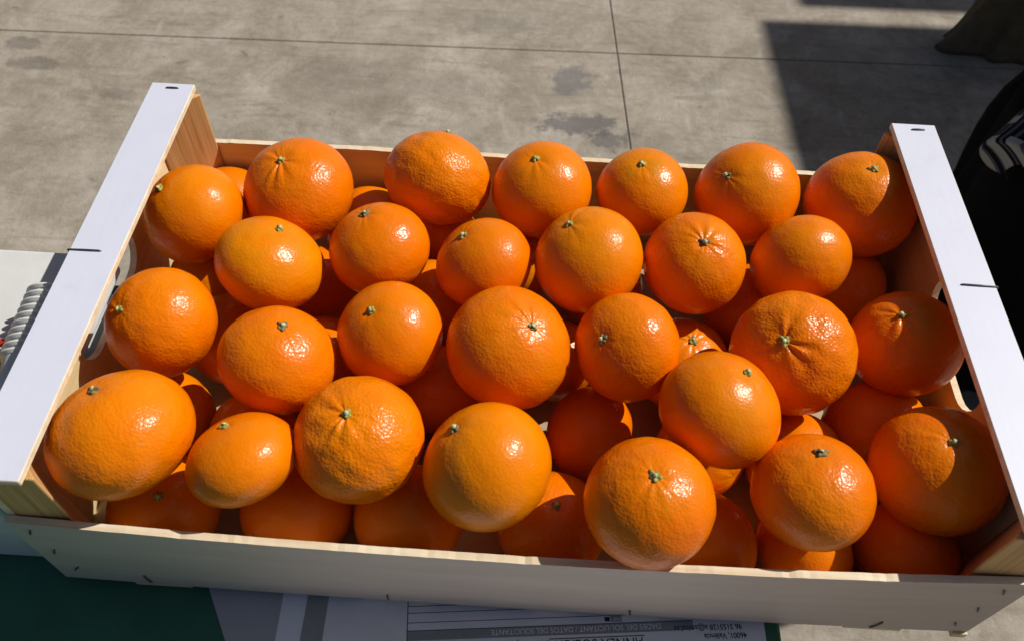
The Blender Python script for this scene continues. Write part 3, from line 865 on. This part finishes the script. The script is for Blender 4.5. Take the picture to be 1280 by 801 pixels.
def skin_mesh(name, verts, edges, radii, sub=2):
    me = bpy.data.meshes.new('tmp'); me.from_pydata([tuple(v) for v in verts], edges, [])
    o = bpy.data.objects.new('tmp', me); COL.objects.link(o)
    sk = o.modifiers.new('skin', 'SKIN'); sk.use_smooth_shade = True
    lay = me.skin_vertices[0].data
    for i, r in enumerate(radii):
        lay[i].radius = r if isinstance(r, tuple) else (r, r)
        lay[i].use_root = (i == 0)
    ss = o.modifiers.new('sub', 'SUBSURF'); ss.levels = sub; ss.render_levels = sub
    bpy.context.view_layer.update()
    out = bpy.data.meshes.new_from_object(o.evaluated_get(bpy.context.evaluated_depsgraph_get()))
    out.name = name
    bpy.data.objects.remove(o); bpy.data.meshes.remove(me)
    for p in out.polygons: p.use_smooth = True
    return out
PX, PY = 1.17, .70                                         # hips of the sitter, who faces the table (-X)
S = [  # joints in world metres: name, position, radius
 ('pelvis', (PX, PY, .55), .135), ('waist', (PX - .01, PY, .70), .125), ('chest', (PX - .03, PY, .90), .145), ('neck0', (PX - .03, PY, 1.06), .07), ('neck', (PX - .04, PY, 1.12), .052),
 ('head', (PX - .06, PY, 1.20), .082), ('crown', (PX - .06, PY, 1.285), .078),
 ('shL', (PX - .03, PY - .17, 1.00), .062), ('elL', (PX - .08, PY - .23, .73), .045), ('wrL', (PX - .30, PY - .17, .62), .028),
 ('shR', (PX - .03, PY + .17, 1.00), .062), ('elR', (PX - .13, PY + .20, .69), .045), ('wrR', (.640, .590, .478), .028),
 ('hipL', (PX - .03, PY - .10, .52), .10), ('knL', (.72, PY - .17, .43), .065), ('anL', (.74, PY - .17, .10), .042),
 ('hipR', (PX - .03, PY + .10, .52), .10), ('knR', (.76, PY + .06, .43), .065), ('anR', (.78, PY + .06, .10), .042)]
ix = {s[0]: i for i, s in enumerate(S)}
E = [('pelvis', 'waist'), ('waist', 'chest'), ('chest', 'neck0'), ('neck0', 'neck'), ('neck', 'head'), ('head', 'crown'), ('chest', 'shL'), ('shL', 'elL'), ('elL', 'wrL'), ('chest', 'shR'), ('shR', 'elR'), ('elR', 'wrR'),
     ('pelvis', 'hipL'), ('hipL', 'knL'), ('knL', 'anL'), ('pelvis', 'hipR'), ('hipR', 'knR'), ('knR', 'anR')]
pos = {s[0]: Vector(s[1]) for s in S}
verts = [s[1] for s in S]; radii = [s[2] * .88 for s in S]; edges = [(ix[a], ix[b]) for a, b in E]
def hand(wrist, elbow, side):
    """palm, four fingers and a thumb continuing from a wrist"""
    w = Vector(wrist); d = (w - Vector(elbow)).normalized()
    d = (d + Vector((0, 0, -.35))).normalized() if side < 0 else Vector((.70, -.05, -.71))
    lat = d.cross(Vector((0, 0, 1))).normalized() * side
    p = w + d * .055
    base = len(verts); verts.append(tuple(p)); radii.append((.030, .016)); edges.append((ix['wrR' if side > 0 else 'wrL'], base))
    for f, (off, ln) in enumerate(((-.028, .070), (-.010, .080), (.009, .075), (.026, .060))):
        q0 = p + d * .030 + lat * off; q1 = q0 + d * ln * .5 + Vector((0, 0, -.008)); q2 = q1 + d * ln * .35 + Vector((0, 0, -.022))
        i0 = len(verts); verts.extend([tuple(q0), tuple(q1), tuple(q2)]); radii.extend([.0095, .0085, .0075]); edges.extend([(base, i0), (i0, i0 + 1), (i0 + 1, i0 + 2)])
    k_ = 1.0 if side < 0 else .3
    t0 = w + d * .03 - lat * .032 * k_; t1 = t0 + d * .035 - lat * .020 * k_; t2 = t1 + d * .03 + Vector((0, 0, -.012))
    i0 = len(verts); verts.extend([tuple(t0), tuple(t1), tuple(t2)]); radii.extend([.013, .0105, .009]); edges.extend([(ix['wrR' if side > 0 else 'wrL'], i0), (i0, i0 + 1), (i0 + 1, i0 + 2)])
hand(pos['wrL'], pos['elL'], -1); hand(pos['wrR'], pos['elR'], 1)
person = link('person', skin_mesh('person', verts, edges, radii), SKIN)
tag(person, 'seated person in black clothes with a checked cuff, cut off at the right edge', 'person')
def sub(names, scale, add=0.0):
    m = {n: i for i, n in enumerate(names)}
    return ([S[ix[n]][1] for n in names], [(m[a], m[b]) for a, b in E if a in m and b in m], [S[ix[n]][2] * scale + add for n in names])
jk = ['pelvis', 'waist', 'chest', 'neck0', 'shL', 'elL', 'wrL', 'shR', 'elR', 'wrR']
v_, e_, r_ = sub(jk, 1.05, .012)
jv = list(v_); jv[jk.index('wrR')] = tuple(pos['elR'].lerp(pos['wrR'], .80)); jv[jk.index('wrL')] = tuple(pos['elL'].lerp(pos['wrL'], .85))
link('jacket', skin_mesh('jacket', jv, e_, r_), BLACK, person)
tr = ['pelvis', 'hipL', 'knL', 'anL', 'hipR', 'knR', 'anR']
v_, e_, r_ = sub(tr, 1.12, .014)
link('trousers', skin_mesh('trousers', v_, e_, r_), BLACK, person)
# long black skirt of the coat spread over the knees, down to the shins
def coat_skirt():
    nz, nt = 22, 80; bm = bmesh.new(); rings = []
    for i in range(nz + 1):
        h = i / nz; z = .13 + .40 * h; ring = []
        for k in range(nt):
            t = 2 * math.pi * k / nt
            cx, cy = .925, .560
            rx, ry = .280, .200
            if h > .85: s_ = math.sqrt(max(.03, 1 - ((h - .85) / .15) ** 2)); rx *= s_; ry *= s_
            f = 1 + (.035 * math.cos(9 * t + 1) + .02 * math.cos(14 * t)) * (1 - h)
            n_ = 3.2
            c_, s2 = math.cos(t), math.sin(t)
            rr = (abs(c_) ** n_ + abs(s2) ** n_) ** (-1 / n_)
            ux, uy = rx * rr * f * c_, ry * rr * f * s2
            ring.append(bm.verts.new((cx + .946 * ux + .325 * uy, cy - .325 * ux + .946 * uy, z)))
        rings.append(ring)
    for a, b in zip(rings, rings[1:]):
        for k in range(nt): bm.faces.new((a[k], a[(k + 1) % nt], b[(k + 1) % nt], b[k]))
    bm.faces.new(rings[0][::-1]); bm.faces.new(rings[-1])
    return bm_mesh(bm, 'coat_skirt', True)
link('coat_skirt', coat_skirt(), BLACK, person)
# checked shirt cuff at the right wrist
def cuff(a, b):
    a, b = Vector(a), Vector(b); L = (b - a).length
    prof = [(.034, 0), (.044, L * .06), (.043, L * .3), (.046, L * .55), (.043, L * .8), (.045, L), (.040, L + .003), (.030, L + .001), (.012, L - .001)]
    o = link('shirt_cuff', bm_mesh(lathe_bm(prof, 40), 'shirt_cuff', True), PLAID, person)
    o.location = a; o.rotation_mode = 'QUATERNION'; o.rotation_quaternion = Vector((0, 0, 1)).rotation_difference((b - a).normalized())
    o.scale = (1, .7, 1)
    o['label'] = 'black and white checked shirt cuff'
    return o
cuff(pos['elR'].lerp(pos['wrR'], .80), pos['elR'].lerp(pos['wrR'], 1.03))
for n in ('anL', 'anR'):
    p = pos[n]
    me = skin_mesh('shoe', [(p.x + .05, p.y, .045), (p.x - .02, p.y, .045), (p.x - .12, p.y, .038), (p.x - .17, p.y, .032)], [(0, 1), (1, 2), (2, 3)], [(.038, .038), (.042, .042), (.044, .034), (.034, .026)])
    link('shoe', me, SHOE, person)
# head details
hd = pos['head'].lerp(pos['crown'], .45)
def blob(name, c, r, mat, sc=(1, 1, 1)):
    bm = bmesh.new(); bmesh.ops.create_uvsphere(bm, u_segments=20, v_segments=12, radius=r)
    for v in bm.verts: v.co = Vector((v.co.x * sc[0], v.co.y * sc[1], v.co.z * sc[2])) + Vector(c)
    return link(name, bm_mesh(bm, name, True), mat, person)
blob('hair', hd + Vector((.018, 0, .030)), .097, HAIR, (1.0, .95, 1.05))
blob('nose', hd + Vector((-.085, 0, -.02)), .014, SKIN, (1.2, .8, 1.4))
for sy in (-1, 1):
    blob('eye', hd + Vector((-.074, sy * .030, .012)), .011, PLAID, (.6, 1.2, .8))
    blob('ear', hd + Vector((.005, sy * .084, -.01)), .022, SKIN, (.8, .35, 1.3))
blob('mouth', hd + Vector((-.078, 0, -.052)), .016, plain('lips', (.30, .10, .08), .5), (.4, 1.3, .35))
st = empty('stool', (PX + .02, PY, 0))
tag(st, 'low wooden stool under the person in black, outside the right edge', 'stool')
link('seat', bm_mesh(lathe_bm([(.01, .395), (.17, .395), (.18, .41), (.17, .425), (.01, .425)], 32), 'seat', True), STOOL, st)
for sx in (-1, 1):
    for sy in (-1, 1):
        link('leg', bm_mesh(tube_bm([(sx * .17, sy * .15, .0), (sx * .11, sy * .10, .398)], [.014, .018], 10), 'leg', True), STOOL, st)
